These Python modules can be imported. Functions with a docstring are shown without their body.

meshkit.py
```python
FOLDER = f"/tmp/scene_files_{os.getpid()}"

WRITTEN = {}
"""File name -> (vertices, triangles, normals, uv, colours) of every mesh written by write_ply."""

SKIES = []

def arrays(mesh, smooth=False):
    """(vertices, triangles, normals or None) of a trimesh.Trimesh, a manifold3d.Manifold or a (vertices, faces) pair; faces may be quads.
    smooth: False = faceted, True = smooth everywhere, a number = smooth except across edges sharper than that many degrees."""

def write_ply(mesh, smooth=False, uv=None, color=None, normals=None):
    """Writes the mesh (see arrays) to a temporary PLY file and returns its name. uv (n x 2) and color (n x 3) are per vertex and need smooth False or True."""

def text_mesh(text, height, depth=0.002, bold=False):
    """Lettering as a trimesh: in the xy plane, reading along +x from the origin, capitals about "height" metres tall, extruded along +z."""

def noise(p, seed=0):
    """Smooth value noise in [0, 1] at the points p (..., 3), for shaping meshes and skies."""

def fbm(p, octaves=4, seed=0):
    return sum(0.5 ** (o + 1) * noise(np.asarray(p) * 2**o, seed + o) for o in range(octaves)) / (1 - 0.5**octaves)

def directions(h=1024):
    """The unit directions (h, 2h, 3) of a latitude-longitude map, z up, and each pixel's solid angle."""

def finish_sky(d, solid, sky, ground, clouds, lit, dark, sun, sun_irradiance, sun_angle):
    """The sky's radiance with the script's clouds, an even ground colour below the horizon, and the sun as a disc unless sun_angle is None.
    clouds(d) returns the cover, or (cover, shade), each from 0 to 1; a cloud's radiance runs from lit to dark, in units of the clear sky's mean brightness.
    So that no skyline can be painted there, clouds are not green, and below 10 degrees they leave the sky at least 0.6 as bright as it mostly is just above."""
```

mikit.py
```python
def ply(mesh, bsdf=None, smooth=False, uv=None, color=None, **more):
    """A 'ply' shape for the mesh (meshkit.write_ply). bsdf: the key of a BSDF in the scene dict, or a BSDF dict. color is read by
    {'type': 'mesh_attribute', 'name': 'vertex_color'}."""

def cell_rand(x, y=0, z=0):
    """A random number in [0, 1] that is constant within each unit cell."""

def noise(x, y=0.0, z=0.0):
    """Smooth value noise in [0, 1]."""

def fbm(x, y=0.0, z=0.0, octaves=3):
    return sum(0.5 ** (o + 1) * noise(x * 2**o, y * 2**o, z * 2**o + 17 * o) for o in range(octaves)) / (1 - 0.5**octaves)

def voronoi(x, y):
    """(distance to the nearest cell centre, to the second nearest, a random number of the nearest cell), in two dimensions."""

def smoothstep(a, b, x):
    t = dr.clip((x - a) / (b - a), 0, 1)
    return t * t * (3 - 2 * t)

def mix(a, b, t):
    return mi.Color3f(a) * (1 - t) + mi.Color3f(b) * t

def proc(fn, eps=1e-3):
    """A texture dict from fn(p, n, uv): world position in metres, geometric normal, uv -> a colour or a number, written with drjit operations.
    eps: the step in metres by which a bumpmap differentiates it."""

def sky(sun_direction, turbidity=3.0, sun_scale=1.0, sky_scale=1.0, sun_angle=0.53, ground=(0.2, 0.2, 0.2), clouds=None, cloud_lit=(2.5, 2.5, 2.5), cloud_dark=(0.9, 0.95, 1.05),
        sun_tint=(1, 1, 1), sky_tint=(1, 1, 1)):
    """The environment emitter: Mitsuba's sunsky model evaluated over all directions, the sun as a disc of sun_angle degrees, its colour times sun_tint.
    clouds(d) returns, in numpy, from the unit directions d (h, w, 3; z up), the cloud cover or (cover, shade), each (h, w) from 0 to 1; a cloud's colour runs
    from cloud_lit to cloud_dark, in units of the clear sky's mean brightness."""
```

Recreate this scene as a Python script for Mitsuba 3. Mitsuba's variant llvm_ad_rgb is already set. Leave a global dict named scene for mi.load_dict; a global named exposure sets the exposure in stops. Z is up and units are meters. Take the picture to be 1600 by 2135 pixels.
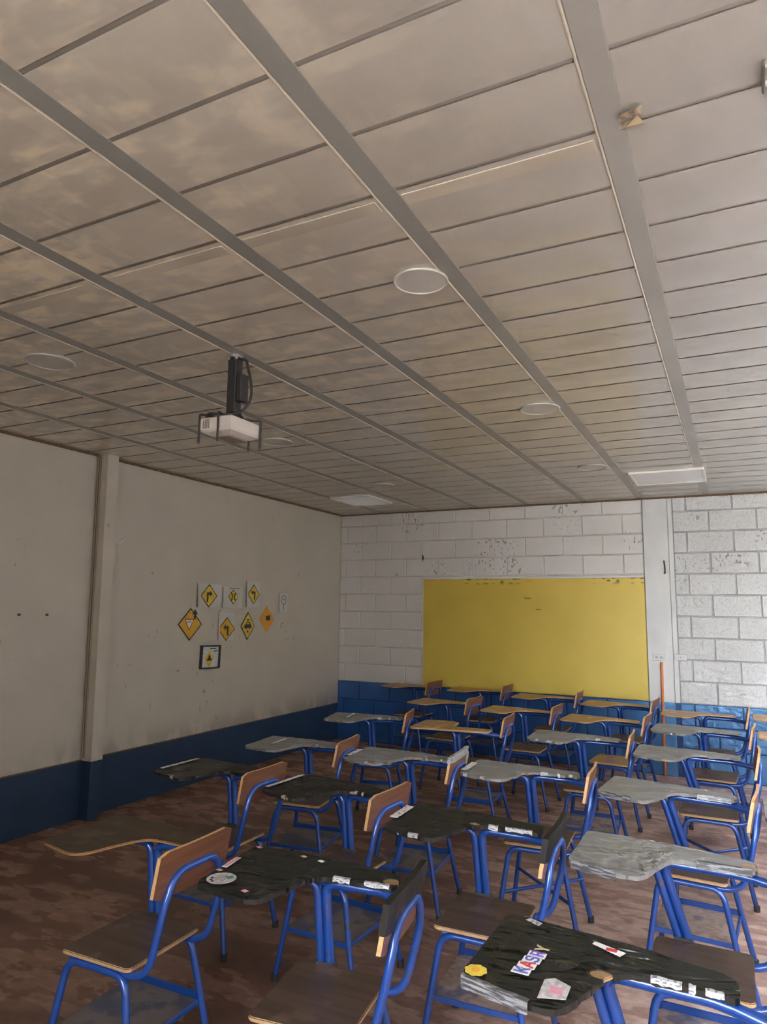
import math, random
import numpy as np, trimesh, mitsuba as mi, drjit as dr
import mikit, meshkit
from mikit import proc, noise, fbm, voronoi, smoothstep, mix, cell_rand
from shapely.geometry import Polygon, Point, box as sbox
from shapely import affinity
from shapely.ops import unary_union

random.seed(7)
rng = np.random.default_rng(7)
T4 = mi.ScalarTransform4f
scene, labels = {'type': 'scene'}, {}

# ---------------------------------------------------------------- camera, sky, exposure
EYE = np.array([4.205, -7.164, 1.492])
FWD = np.array([-0.448, 0.883, 0.139]); DOWN = np.array([-0.051, 0.130, -0.990])
FOCAL = 1441.0                                   # in pixels of the 1600 x 2135 frame
scene['camera'] = {'type': 'perspective', 'fov_axis': 'x', 'fov': math.degrees(2 * math.atan(800 / FOCAL)),
                   'near_clip': 0.05, 'far_clip': 200.0,
                   'to_world': T4().look_at(origin=EYE.tolist(), target=(EYE + FWD).tolist(), up=(-DOWN).tolist())}
exposure = -0.54
scene['sky'] = mikit.sky([0.25, -0.35, 0.9], turbidity=4.0, sun_scale=0.0, sky_scale=200.0, ground=(0.32, 0.29, 0.26),
                         clouds=lambda d: (0.75 + 0.0 * d[..., 2], 0.3 + 0.0 * d[..., 2]), cloud_lit=(2.2, 2.2, 2.2), cloud_dark=(1.3, 1.33, 1.4), sky_tint=(.92, 1.0, 1.04))

H = 2.608          # ceiling height
RX, RY = 5.5, -8.3 # right wall, rear wall

# ---------------------------------------------------------------- materials
def mat(key, color, rough=0.5, spec=0.5, bump=None, bscale=1.0, eps=1e-3, **kw):
    c = proc(color) if callable(color) else {'type': 'rgb', 'value': list(color)}
    r = proc(rough) if callable(rough) else rough
    m = {'type': 'principled', 'base_color': c, 'roughness': r, **({} if spec is None else {'specular': spec}), **kw}
    if bump is not None:
        m = {'type': 'bumpmap', 'nested_texture': proc(bump, eps), 'scale': bscale, 'nested_bsdf': m}
    scene['mat_' + key] = {'type': 'twosided', 'bsdf': m}
    return 'mat_' + key

def c3(*v): return mi.Color3f(*v)

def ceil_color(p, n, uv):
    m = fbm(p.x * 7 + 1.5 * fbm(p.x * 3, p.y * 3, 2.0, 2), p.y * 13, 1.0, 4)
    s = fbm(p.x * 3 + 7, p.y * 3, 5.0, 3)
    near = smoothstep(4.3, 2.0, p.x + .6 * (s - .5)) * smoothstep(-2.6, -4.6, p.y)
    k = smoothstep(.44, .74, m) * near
    glow_streak = smoothstep(.60, .72, fbm(p.x * 16, p.y * 5, 7.0, 3)) * near
    base = mix(c3(.575, .53, .44), c3(.475, .465, .43), smoothstep(2.6, 4.6, p.x))  # right side toned down in colour for the weaker, cooler light there
    return base * (.90 + .2 * s) + c3(.17, .135, .075) * k * (1 + 1.1 * smoothstep(-5.3, -6.2, p.y + .25 * (p.x - 2.5))) + c3(.08, .065, .04) * glow_streak - c3(.035, .032, .028) * smoothstep(.5, .3, m) * near  # amber patches and streaks paint light glowing through the near left ceiling
M_ceil = mat('ceiling_panel', ceil_color, 0.17, 0.6,
             bump=lambda p, n, uv: 0.0009 * fbm(p.x * 5, p.y * 7, 2.0, 3) + 0.00022 * dr.sin(p.y * 400), bscale=1.0)
M_beamband = mat('ceiling_beam_band', lambda p, n, uv: mix(c3(.255, .26, .23), c3(.385, .38, .35), dr.clip(smoothstep(3.1, 4.0, p.x) + .7 * smoothstep(-5.2, -3.2, p.y), 0, 1)) * (0.9 + .2 * fbm(p.x * 6, p.y * 4, 1)), 0.4, 0.4)  # shade of beams behind the sheet, painted as dark strips that fade out
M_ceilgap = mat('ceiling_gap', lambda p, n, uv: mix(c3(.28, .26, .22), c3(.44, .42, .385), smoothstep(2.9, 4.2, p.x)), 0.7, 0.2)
M_glint = mat('ceiling_glint', lambda p, n, uv: c3(.57, .515, .415) * (.85 + .3 * noise(p.x * 7, p.y * 9, 1)), 0.35, 0.5)  # lighter strips painted as highlights beside the bands and along one seam
M_disc = mat('disc', (.58, .57, .52), 0.45)

def plaster(p, n, uv):
    s = fbm(p.y * 1.3, p.z * 1.3, 3.0, 4); f = fbm(p.y * 7, p.z * 5, 9.0, 3)
    spot = smoothstep(.90, .94, noise(p.y * 34, p.z * 24, 4.0)) * smoothstep(.70, .78, noise(p.y * 3.1, p.z * 3.3, 8.))
    foot = smoothstep(.62, .40, p.z) * smoothstep(.35, .6, fbm(p.y * 8, p.z * 3, 6.0))
    c = c3(.60, .55, .465) * (.92 + .16 * s) * (.97 + .06 * f)
    return c * (1 - .35 * spot) * (1 - .25 * foot)
M_plaster = mat('plaster', plaster, 0.62, 0.3, bump=lambda p, n, uv: .0015 * fbm(p.y * 14, p.z * 14, p.x * 14, 3), bscale=1.0)
def blockpaint(p, n, uv):
    s = fbm(p.x * 2, p.z * 2, 3.0, 3)
    pit = smoothstep(.60, .74, fbm(p.x * 150, p.z * 150, p.y * 30, 2))
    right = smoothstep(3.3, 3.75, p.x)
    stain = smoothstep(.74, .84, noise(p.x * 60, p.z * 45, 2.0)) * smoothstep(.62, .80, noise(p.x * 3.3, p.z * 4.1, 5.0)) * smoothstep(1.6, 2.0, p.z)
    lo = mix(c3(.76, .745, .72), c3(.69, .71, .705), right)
    return lo * (.93 + .13 * s) * (1 - pit * (.06 + .20 * right)) * (1 - .55 * stain)
def blockbump(p, n, uv):
    right = smoothstep(3.3, 3.75, p.x)
    return fbm(p.x * 38, p.z * 38, p.y * 38, 3) * (.0012 + .0085 * right)
M_block = mat('block_paint', blockpaint, 0.5, 0.45, bump=blockbump, bscale=1.0)
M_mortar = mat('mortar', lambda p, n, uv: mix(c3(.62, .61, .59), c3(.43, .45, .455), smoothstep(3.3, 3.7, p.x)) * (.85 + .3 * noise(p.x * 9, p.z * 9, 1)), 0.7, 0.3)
M_column = mat('column_paint', lambda p, n, uv: c3(.70, .715, .705) * (.92 + .15 * fbm(p.x * 6, p.z * 4, 2.0)), 0.5, 0.4,
               bump=lambda p, n, uv: .004 * fbm(p.x * 22, p.z * 16, 1.0, 3), bscale=1.0)
def blue(p, n, uv): return mix(c3(.026, .10, .31), c3(.10, .33, .74), smoothstep(2.4, 3.8, p.x)) * (.8 + .4 * fbm(p.x * 4, p.z * 5, p.y * 4, 3))  # brighter blue to the right paints window light reflected by the gloss
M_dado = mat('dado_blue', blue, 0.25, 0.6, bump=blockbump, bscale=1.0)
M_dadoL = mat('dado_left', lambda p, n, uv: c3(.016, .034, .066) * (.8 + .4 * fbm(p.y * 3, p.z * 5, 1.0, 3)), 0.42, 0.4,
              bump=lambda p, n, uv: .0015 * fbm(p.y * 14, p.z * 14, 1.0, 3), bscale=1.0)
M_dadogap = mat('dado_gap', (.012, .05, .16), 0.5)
M_cable = mat('wall_cable', (.27, .22, .165), 0.7, 0.2)
M_edgebrown = mat('edge_brown', (.11, .075, .045), 0.8, 0.2)

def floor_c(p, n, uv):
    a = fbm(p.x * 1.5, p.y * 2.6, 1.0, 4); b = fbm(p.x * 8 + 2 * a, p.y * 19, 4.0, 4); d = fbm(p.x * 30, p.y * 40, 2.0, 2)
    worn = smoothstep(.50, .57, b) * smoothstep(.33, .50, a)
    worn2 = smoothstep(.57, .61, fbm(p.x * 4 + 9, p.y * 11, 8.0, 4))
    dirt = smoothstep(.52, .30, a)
    rt = smoothstep(2.4, 3.7, p.x + .8 * (a - .5))  # lighter right half: daylight painted into the floor colour, together with wear
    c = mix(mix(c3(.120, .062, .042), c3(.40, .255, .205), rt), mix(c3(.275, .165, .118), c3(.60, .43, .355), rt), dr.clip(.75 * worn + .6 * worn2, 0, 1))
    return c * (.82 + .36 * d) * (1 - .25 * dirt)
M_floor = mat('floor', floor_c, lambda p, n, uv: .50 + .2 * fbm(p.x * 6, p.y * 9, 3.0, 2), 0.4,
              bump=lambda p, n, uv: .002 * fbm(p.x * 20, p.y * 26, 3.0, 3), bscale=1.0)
def board_c(p, n, uv):
    s = fbm(p.x * 1.5, p.z * 2.0, 3.0, 3)
    chip = smoothstep(.66, .72, noise(p.x * 22, p.z * 40, 3.0)) * smoothstep(1.755, 1.80, p.z) * smoothstep(.45, .6, noise(p.x * 2.2, 1.0, 7.0))
    return c3(.74, .54, .085) * (.9 + .2 * s) * (1 - .75 * chip)
M_board = mat('board_yellow', board_c, 0.42, 0.45, bump=lambda p, n, uv: .0012 * fbm(p.x * 9, p.z * 9, 1.0, 3), bscale=1.0)
M_trimwhite = mat('trim_white', (.82, .80, .74), 0.5)
M_white = mat('white_paper', lambda p, n, uv: c3(.78, .77, .75) * (.88 + .2 * noise(p.x * 60, p.y * 60, p.z * 60)), 0.6, 0.3)
M_paper = mat('sign_paper', (.66, .645, .60), 0.7, 0.2)
M_foldsheen = mat('plastic_fold_sheen', lambda p, n, uv: mix(c3(.05, .05, .05), c3(.24, .24, .25), smoothstep(.42, .62, fbm(p.x * 30, p.y * 30, p.z * 200, 3))), 0.25, 0.8)  # grey paints reflected light on folds of the black plastic
M_stk = mat('worn_sticker', lambda p, n, uv: c3(.47, .43, .44) * (.75 + .5 * noise(p.x * 120, p.y * 120, 1)), 0.6)
M_tape = mat('torn_tape', lambda p, n, uv: mix(c3(.40, .40, .40), c3(.13, .13, .13), smoothstep(.55, .75, noise(p.x * 200, p.y * 80, p.z * 300))), 0.45, 0.5)
M_label = mat('printed_label', lambda p, n, uv: mix(c3(.74, .73, .72), c3(.30, .29, .29), smoothstep(.58, .66, noise(p.x * 150, p.y * 110, 2.0)) * .8), 0.5)

def ply_of(face, edge):
    def f(p, n, uv):
        g = fbm(p.x * 4, p.y * 55, p.z * 55, 3)
        t = dr.abs(n.z)
        wear = smoothstep(.62, .75, fbm(p.x * 13, p.y * 13, p.z * 9, 3))
        fc = c3(*face) * (.72 + .56 * g) * (1 + .5 * wear)
        return mix(c3(*edge) * (.8 + .4 * g), fc, smoothstep(.55, .8, t))
    return f
M_seat = mat('seat_wood', ply_of((.052, .033, .023), (.52, .33, .17)), 0.45, 0.18)
M_seatlight = mat('seat_wood_light', ply_of((.30, .165, .065), (.55, .36, .19)), 0.34, 0.5)
M_tab = mat('tablet_wood', ply_of((.30, .175, .080), (.50, .30, .14)), 0.36, 0.5)
M_tabdark = mat('tablet_wood_dark', ply_of((.040, .028, .017), (.36, .20, .09)), 0.5, 0.12)
def back_c(p, n, uv):
    g = fbm(p.x * 30, p.y * 6, p.z * 60, 3)
    face = dr.abs(n.x)
    return mix(c3(.62, .36, .16) * (.8 + .4 * g), c3(.135, .056, .028) * (.7 + .6 * g), smoothstep(.5, .78, face))
M_back = mat('backrest_wood', back_c, 0.36, 0.5)
M_blue = mat('blue_enamel', lambda p, n, uv: mix(c3(.008, .054, .26), c3(.05, .05, .06), smoothstep(.70, .76, fbm(p.x * 45, p.y * 45, p.z * 22, 3)) * .7), 0.26, 0.6, clearcoat=0.4, clearcoat_gloss=0.85)
def folds(p):
    q = fbm(p.x * 3, p.y * 3, 6.0, 2)
    return fbm(p.x * 6 + 3 * q, p.y * 24 + 5 * q, 3.0, 3)
def wr(p, n, uv):
    return .040 * dr.abs(folds(p) - .5) + .0022 * fbm(p.x * 40, p.y * 40, 5.0, 2)
M_plastic = mat('black_plastic', (.009, .010, .008), 0.26, 0.45, bump=wr, bscale=1.0)
M_plasticsheen = mat('plastic_sheen', lambda p, n, uv: mix(c3(.225, .225, .21), c3(.19, .19, .178), smoothstep(.0, .10, dr.abs(folds(p) - .5))), 0.22, None, bump=wr, bscale=1.0, eta=1.8)  # black plastic painted grey to carry the reflected wall light
M_rubber = mat('rubber', (.018, .018, .020), 0.55)
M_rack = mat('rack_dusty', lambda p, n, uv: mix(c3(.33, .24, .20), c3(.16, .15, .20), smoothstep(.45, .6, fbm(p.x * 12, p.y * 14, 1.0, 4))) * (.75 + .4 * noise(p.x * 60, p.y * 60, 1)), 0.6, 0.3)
M_rackshaded = mat('rack_shaded', lambda p, n, uv: mix(c3(.10, .08, .07), c3(.05, .05, .065), smoothstep(.45, .6, fbm(p.x * 12, p.y * 14, 1.0, 4))), 0.6, 0.3)  # shaded copy of the rack colour for chairs on the dim left
M_black = mat('black', (.012, .012, .012), 0.5)
M_projw = mat('projector_white', (.74, .68, .62), 0.4, 0.5)
M_grille = mat('grille', (.22, .17, .14), 0.6)
M_lens = mat('lens', (.05, .05, .06), 0.12)
M_yellow = mat('sign_yellow', (.72, .52, .07), 0.55, 0.3)
M_orange = mat('sign_orange', (.76, .36, .05), 0.55, 0.3)
M_amber = mat('sign_amber', (.70, .40, .045), 0.55, 0.3)
M_red = mat('sign_red', (.50, .05, .06), 0.6)
M_pink = mat('pink', (.62, .28, .34), 0.6)
M_purple = mat('purple', (.17, .12, .42), 0.6)
M_indigo = mat('indigo', (.11, .13, .42), 0.6)
M_green = mat('green', (.05, .22, .10), 0.6)
M_lime = mat('lime_tape', (.30, .60, .22), 0.5)
M_tan = mat('tan', (.48, .38, .22), 0.6)
M_grey = mat('grey_ink', (.26, .24, .22), 0.7)
M_stick = mat('stick', lambda p, n, uv: c3(.72, .25, .09) * (.85 + .3 * noise(p.z * 6, p.x * 90, 1)), 0.45)
M_plate = mat('plate', (.62, .63, .62), 0.45)
M_metal = mat('metal', (.42, .40, .36), 0.35, metallic=0.7)
M_concrete = mat('concrete', (.50, .47, .43), 0.8, 0.2)
M_blocker = mat('blocker_wall', (.16, .155, .15), 0.8, 0.2)
M_nest = mat('torn', lambda p, n, uv: mix(c3(.10, .07, .045), c3(.42, .33, .23), noise(p.x * 90, p.y * 90, 2)), 0.8)
M_diff = mat('diffuser', (.86, .86, .85), 0.35, 0.5, bump=lambda p, n, uv: .002 * dr.sin(p.x * 330) * dr.sin(p.y * 330), bscale=1.0)

# ---------------------------------------------------------------- helpers
def key_for(name):
    if name not in scene: return name
    k = 1
    while f'{name}_{k:03d}' in scene: k += 1
    return f'{name}_{k:03d}'
RES = set()
def thing(name, label, cat, group=None):
    k, n = name, 0
    while k in RES or k in scene: n += 1; k = f'{name}_{n:03d}'
    RES.add(k)
    labels[k] = {'label': label, 'category': cat}
    if group: labels[k]['group'] = group
    return k
def add(name, shape, parent=None, label=None, kind=None):
    k = key_for((parent + '__' if parent else '') + name)
    scene[k] = shape
    d = {}
    if label: d['label'] = label
    if kind: d['kind'] = kind
    if d: labels[k] = d
    return k
def tag(k, label=None, cat=None, group=None, kind=None):
    d = labels.setdefault(k, {})
    for a, b in (('label', label), ('category', cat), ('group', group), ('kind', kind)):
        if b: d[a] = b
    return k
def ply(m, b, smooth=False, tf=None):
    s = mikit.ply(m, b, smooth)
    return s if tf is None else {**s, 'to_world': tf}
def at(shape, tf): return {**shape, 'to_world': tf}
def cat(*ms): return trimesh.util.concatenate(list(ms))

def bx(x0, x1, y0, y1, z0, z1, b=0.002):
    b = min(b, .45 * (x1 - x0), .45 * (y1 - y0), .45 * (z1 - z0))
    pts = []
    for dx, dy, dz in ((0, b, b), (b, 0, b), (b, b, 0)):
        for x in (x0 + dx, x1 - dx):
            for y in (y0 + dy, y1 - dy):
                for z in (z0 + dz, z1 - dz): pts.append((x, y, z))
    return trimesh.convex.convex_hull(np.array(pts))
def plainbox(x0, x1, y0, y1, z0, z1):
    m = trimesh.creation.box((x1 - x0, y1 - y0, z1 - z0)); m.apply_translation(((x0 + x1) / 2, (y0 + y1) / 2, (z0 + z1) / 2)); return m
def fillet(pts, rad, n=6):
    P = [np.array(p, float) for p in pts]; out = [P[0]]
    for i in range(1, len(P) - 1):
        a, b = P[i - 1] - P[i], P[i + 1] - P[i]
        la, lb = np.linalg.norm(a), np.linalg.norm(b)
        r = min(rad, .48 * la, .48 * lb)
        A, B = P[i] + a / la * r, P[i] + b / lb * r
        for t in np.linspace(0, 1, n): out.append((1 - t) ** 2 * A + 2 * t * (1 - t) * P[i] + t * t * B)
    out.append(P[-1]); return np.array(out)
def tube(pts, r, rad=0.06, sides=12, n=6):
    p = fillet(pts, rad, n) if rad else np.array(pts, float)
    t = np.gradient(p, axis=0); t /= np.linalg.norm(t, axis=1, keepdims=True)
    a = np.cross(t[0], [0.31, .7, .2]); a /= np.linalg.norm(a)
    rings = []
    for i in range(len(p)):
        a = a - t[i] * (a @ t[i]); a /= np.linalg.norm(a); b = np.cross(t[i], a)
        ang = np.arange(sides) * 2 * np.pi / sides
        rings.append(p[i] + r * (np.cos(ang)[:, None] * a + np.sin(ang)[:, None] * b))
    v = np.vstack(rings + [p[0], p[-1]]); f = []
    m = len(p)
    for i in range(m - 1):
        for j in range(sides):
            k = (j + 1) % sides
            f += [(i * sides + j, i * sides + k, (i + 1) * sides + k), (i * sides + j, (i + 1) * sides + k, (i + 1) * sides + j)]
    for j in range(sides):
        k = (j + 1) % sides
        f += [(m * sides, k, j), (m * sides + 1, (m - 1) * sides + j, (m - 1) * sides + k)]
    return trimesh.Trimesh(v, np.array(f), process=False)
def cyl(x, y, z0, z1, r, n=20):
    m = trimesh.creation.cylinder(r, z1 - z0, sections=n); m.apply_translation((x, y, (z0 + z1) / 2)); return m
def slab(poly, z0, z1):
    g = [q for q in getattr(poly, 'geoms', [poly]) if q.area > 1e-7]
    ms = [trimesh.creation.extrude_polygon(q, z1 - z0, engine='earcut') for q in g]
    m = cat(*ms); m.apply_translation((0, 0, z0)); return m
def mirror(m):
    v = np.array(m.vertices); v[:, 1] *= -1
    return trimesh.Trimesh(v, m.faces[:, ::-1], process=False)
def rect(x0, x1, y0, y1): return sbox(x0, y0, x1, y1)

# ---------------------------------------------------------------- room shell
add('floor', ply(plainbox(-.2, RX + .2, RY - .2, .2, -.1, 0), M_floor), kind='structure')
add('ground', ply(plainbox(-40, 60, -60, 40, -.16, -.12), M_concrete), kind='structure')
add('ceiling', ply(plainbox(-.15, RX + .15, RY - .15, .15, H + .004, H + .06), M_ceilgap), kind='structure')
# left wall with its dado
add('wall_left', ply(plainbox(-.15, 0, RY, .15, 0, H + .01), M_plaster), kind='structure')
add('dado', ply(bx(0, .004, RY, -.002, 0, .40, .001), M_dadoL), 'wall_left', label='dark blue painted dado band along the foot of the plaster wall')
add('paint_edge', ply(bx(0, .006, RY, -.002, .398, .407, .001), M_edgebrown), 'wall_left')
# back wall: mortar bed and single blocks
add('wall_back', ply(cat(plainbox(0, RX, .008, .15, .66, H + .01)), M_mortar), kind='structure')
add('dado_bed', ply(plainbox(0, RX, .008, .15, 0, .66), M_dadogap), 'wall_back')
def row_joints(k):
    odd = k % 2
    xs = [x for x in ((.28 if odd else .475) + .3945 * n for n in range(-1, 9)) if .03 < x < 3.40]
    ys = [x for x in ((3.82 if odd else 4.016) + .399 * n for n in range(-1, 8)) if 3.76 < x < RX - .03]
    return [[0.0] + xs + [3.43], [3.70] + ys + [RX]]
blockcache = {}
def block(x0, x1, z0, z1, m, g=.0055):
    s = (round(x1 - x0, 3), round(z1 - z0, 3), m)
    if s not in blockcache: blockcache[s] = mikit.ply(bx(g, s[0] - g, 0, .03, g, s[1] - g, .004), m)
    return at(blockcache[s], T4().translate([x0, float(rng.uniform(-.0012, .0012)), z0]))
for k in range(-3, 10):
    z0 = .66 + .2 * k; z1 = z0 + .2 if k < 9 else H
    if k == -3: z0, z1 = 0.0, .26
    for xs in row_joints(k):
        for a, b in zip(xs[:-1], xs[1:]):
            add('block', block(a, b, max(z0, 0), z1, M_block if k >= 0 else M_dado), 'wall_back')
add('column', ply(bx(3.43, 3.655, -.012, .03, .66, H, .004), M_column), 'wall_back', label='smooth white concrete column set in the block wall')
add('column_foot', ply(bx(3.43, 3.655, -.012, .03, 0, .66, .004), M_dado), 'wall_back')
add('column_edge', ply(bx(3.658, 3.698, -.003, .03, .66, H, .003), M_column), 'wall_back')
# right wall (outside the frame) with three open window bays, rear wall with a door opening
WIN = [(-3.3, -.35), (-6.4, -3.6)]
WZ0, WZ1 = .85, 2.36
rw = [plainbox(RX, RX + .15, RY, .15, 0, WZ0), plainbox(RX, RX + .15, RY, .15, WZ1, H + .01)]
ys = [RY] + [v for w in WIN[::-1] for v in w] + [.15]
for a, b in zip(ys[0::2], ys[1::2]): rw.append(plainbox(RX, RX + .15, a, b, WZ0, WZ1))
add('wall_right', ply(cat(*rw), M_plaster), kind='structure')
for i, (a, b) in enumerate(WIN):
    fr = cat(bx(RX + .05, RX + .09, a, b, WZ0, WZ0 + .04), bx(RX + .05, RX + .09, a, b, WZ1 - .04, WZ1), bx(RX + .05, RX + .09, a, a + .04, WZ0, WZ1), bx(RX + .05, RX + .09, b - .04, b, WZ0, WZ1),
             *[bx(RX + .06, RX + .08, a + (b - a) * t - .012, a + (b - a) * t + .012, WZ0, WZ1) for t in (.25, .5, .75)])
    add(f'window_{i + 1}', ply(fr, M_metal), kind='structure')
RW = (2.5, 5.3)
add('wall_rear', ply(cat(plainbox(-.15, RW[0], RY - .15, RY, 0, H + .01), plainbox(RW[1], RX + .15, RY - .15, RY, 0, H + .01), plainbox(*RW, RY - .15, RY, 0, WZ0), plainbox(*RW, RY - .15, RY, WZ1, H + .01)), M_plaster), kind='structure')
add('window_3', ply(cat(bx(*RW, RY - .09, RY - .05, WZ0, WZ0 + .04), bx(*RW, RY - .09, RY - .05, WZ1 - .04, WZ1), *[bx(x, x + .03, RY - .085, RY - .055, WZ0, WZ1) for x in np.linspace(RW[0], RW[1] - .03, 6)]), M_metal), kind='structure')
add('wall_blocker_wing', ply(plainbox(RX, RX + .15, RY - 13, RY - .15, -.12, 5.0), M_blocker), kind='structure')  # added unseen wall, keeps rear sky light off the left wall
add('wall_blocker_outside', ply(plainbox(7.3, 7.5, -7.0, 20, -.12, 3.9), M_blocker), kind='structure')  # added unseen wall, shuts out low sky at the right windows
add('trim_1', ply(bx(0, RX, -.016, .0, H - .016, H + .006, .003), M_edgebrown), kind='structure')
add('trim_2', ply(bx(0, .016, RY, -.016, H - .016, H + .006, .003), M_edgebrown), kind='structure')
# boxed post on the left wall
post = thing('pilaster', 'white boxed post standing against the left plaster wall from the dado to the ceiling', 'post')
V = []
for z in np.linspace(.40, H, 2):
    dy = .035 * (1 - (z - .4) / (H - .4))
    V += [(0, -3.605 + dy, z), (.10, -3.605 + dy, z), (.10, -3.505 + dy, z), (0, -3.505 + dy, z)]
pm = trimesh.convex.convex_hull(np.array(V)); add('shaft', ply(pm, M_plaster), post)
add('foot', ply(bx(0, .098, -3.568, -3.472, 0, .40, .002), M_dadoL), post, label='dark blue painted foot')
add('cable', ply(tube([(.030, -3.572, .42), (.030, -3.611, H)], .006, 0), M_cable), post)
add('cable', ply(tube([(.012, -3.574, .42), (.012, -3.613, H)], .007, 0), M_cable), post)

# ---------------------------------------------------------------- ceiling panels, painted beam bands and glints, fittings
BXS = [-.02, .57, 1.15, 1.72, 2.292, 2.876, 3.415, 4.004, 4.57, 5.15]
BY = [-6.1 + .2382 * k for k in range(-3, 26)] + [0.0]
TROF = [(3.484, 4.04, -1.40, -.84), (.585, 1.035, -1.24, -.70)]
pc = {}
for i in range(len(BXS) - 1):
    a, b = BXS[i] + .030, BXS[i + 1] - .030
    for j in range(len(BY) - 1):
        c, d = BY[j] + .0065, BY[j + 1] - .0065
        s = (round(b - a, 3), round(d - c, 3), (i * 7 + j * 3) % 4)
        if s not in pc:
            n, m = 8, 4
            X, Y = np.meshgrid(np.linspace(0, s[0], n + 1), np.linspace(0, s[1], m + 1), indexing='ij')
            e = np.minimum(np.minimum(X, s[0] - X) / s[0], np.minimum(Y, s[1] - Y) / s[1])
            Z = -.003 * np.clip(e * 6, 0, 1) - .0020 * (meshkit.noise(np.stack([X * 6, Y * 9, X * 0 + s[2] * 3.7], -1), 3) - .5) * np.clip(e * 4, 0, 1)
            v = np.stack([X, Y, Z], -1).reshape(-1, 3)
            f = []
            for u in range(n):
                for w in range(m):
                    q = u * (m + 1) + w; f += [(q, q + 1, q + m + 2), (q, q + m + 2, q + m + 1)]
            pc[s] = mikit.ply(trimesh.Trimesh(v, np.array(f), process=False), M_ceil, True)
        add('panel', at(pc[s], T4().translate([a, c, H])), 'ceiling')
add('cover_sheet', ply(cat(plainbox(BXS[-1] + .02, RX, RY, 0, H, H + .008), plainbox(0, BXS[-1] + .02, RY, BY[0] - .003, H, H + .008)), M_ceil), 'ceiling')
for x in BXS[1:]:
    add('beam_band', ply(bx(x - .0305, x + .0305, BY[0], 0, H - .0005, H + .006, .002), M_beamband), 'ceiling')
    add('band_glint', ply(bx(x - .037, x - .0315, BY[0], 0, H - .0040, H + .004, .0015), M_glint), 'ceiling')
for a, b in zip(BXS[2:7], BXS[3:8]): add('glint_strip', ply(bx(a + .034, b - .044, -5.600, -5.548, H - .0045, H - .001, .0015), M_glint), 'ceiling')  # painted highlight along one seam
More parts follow.
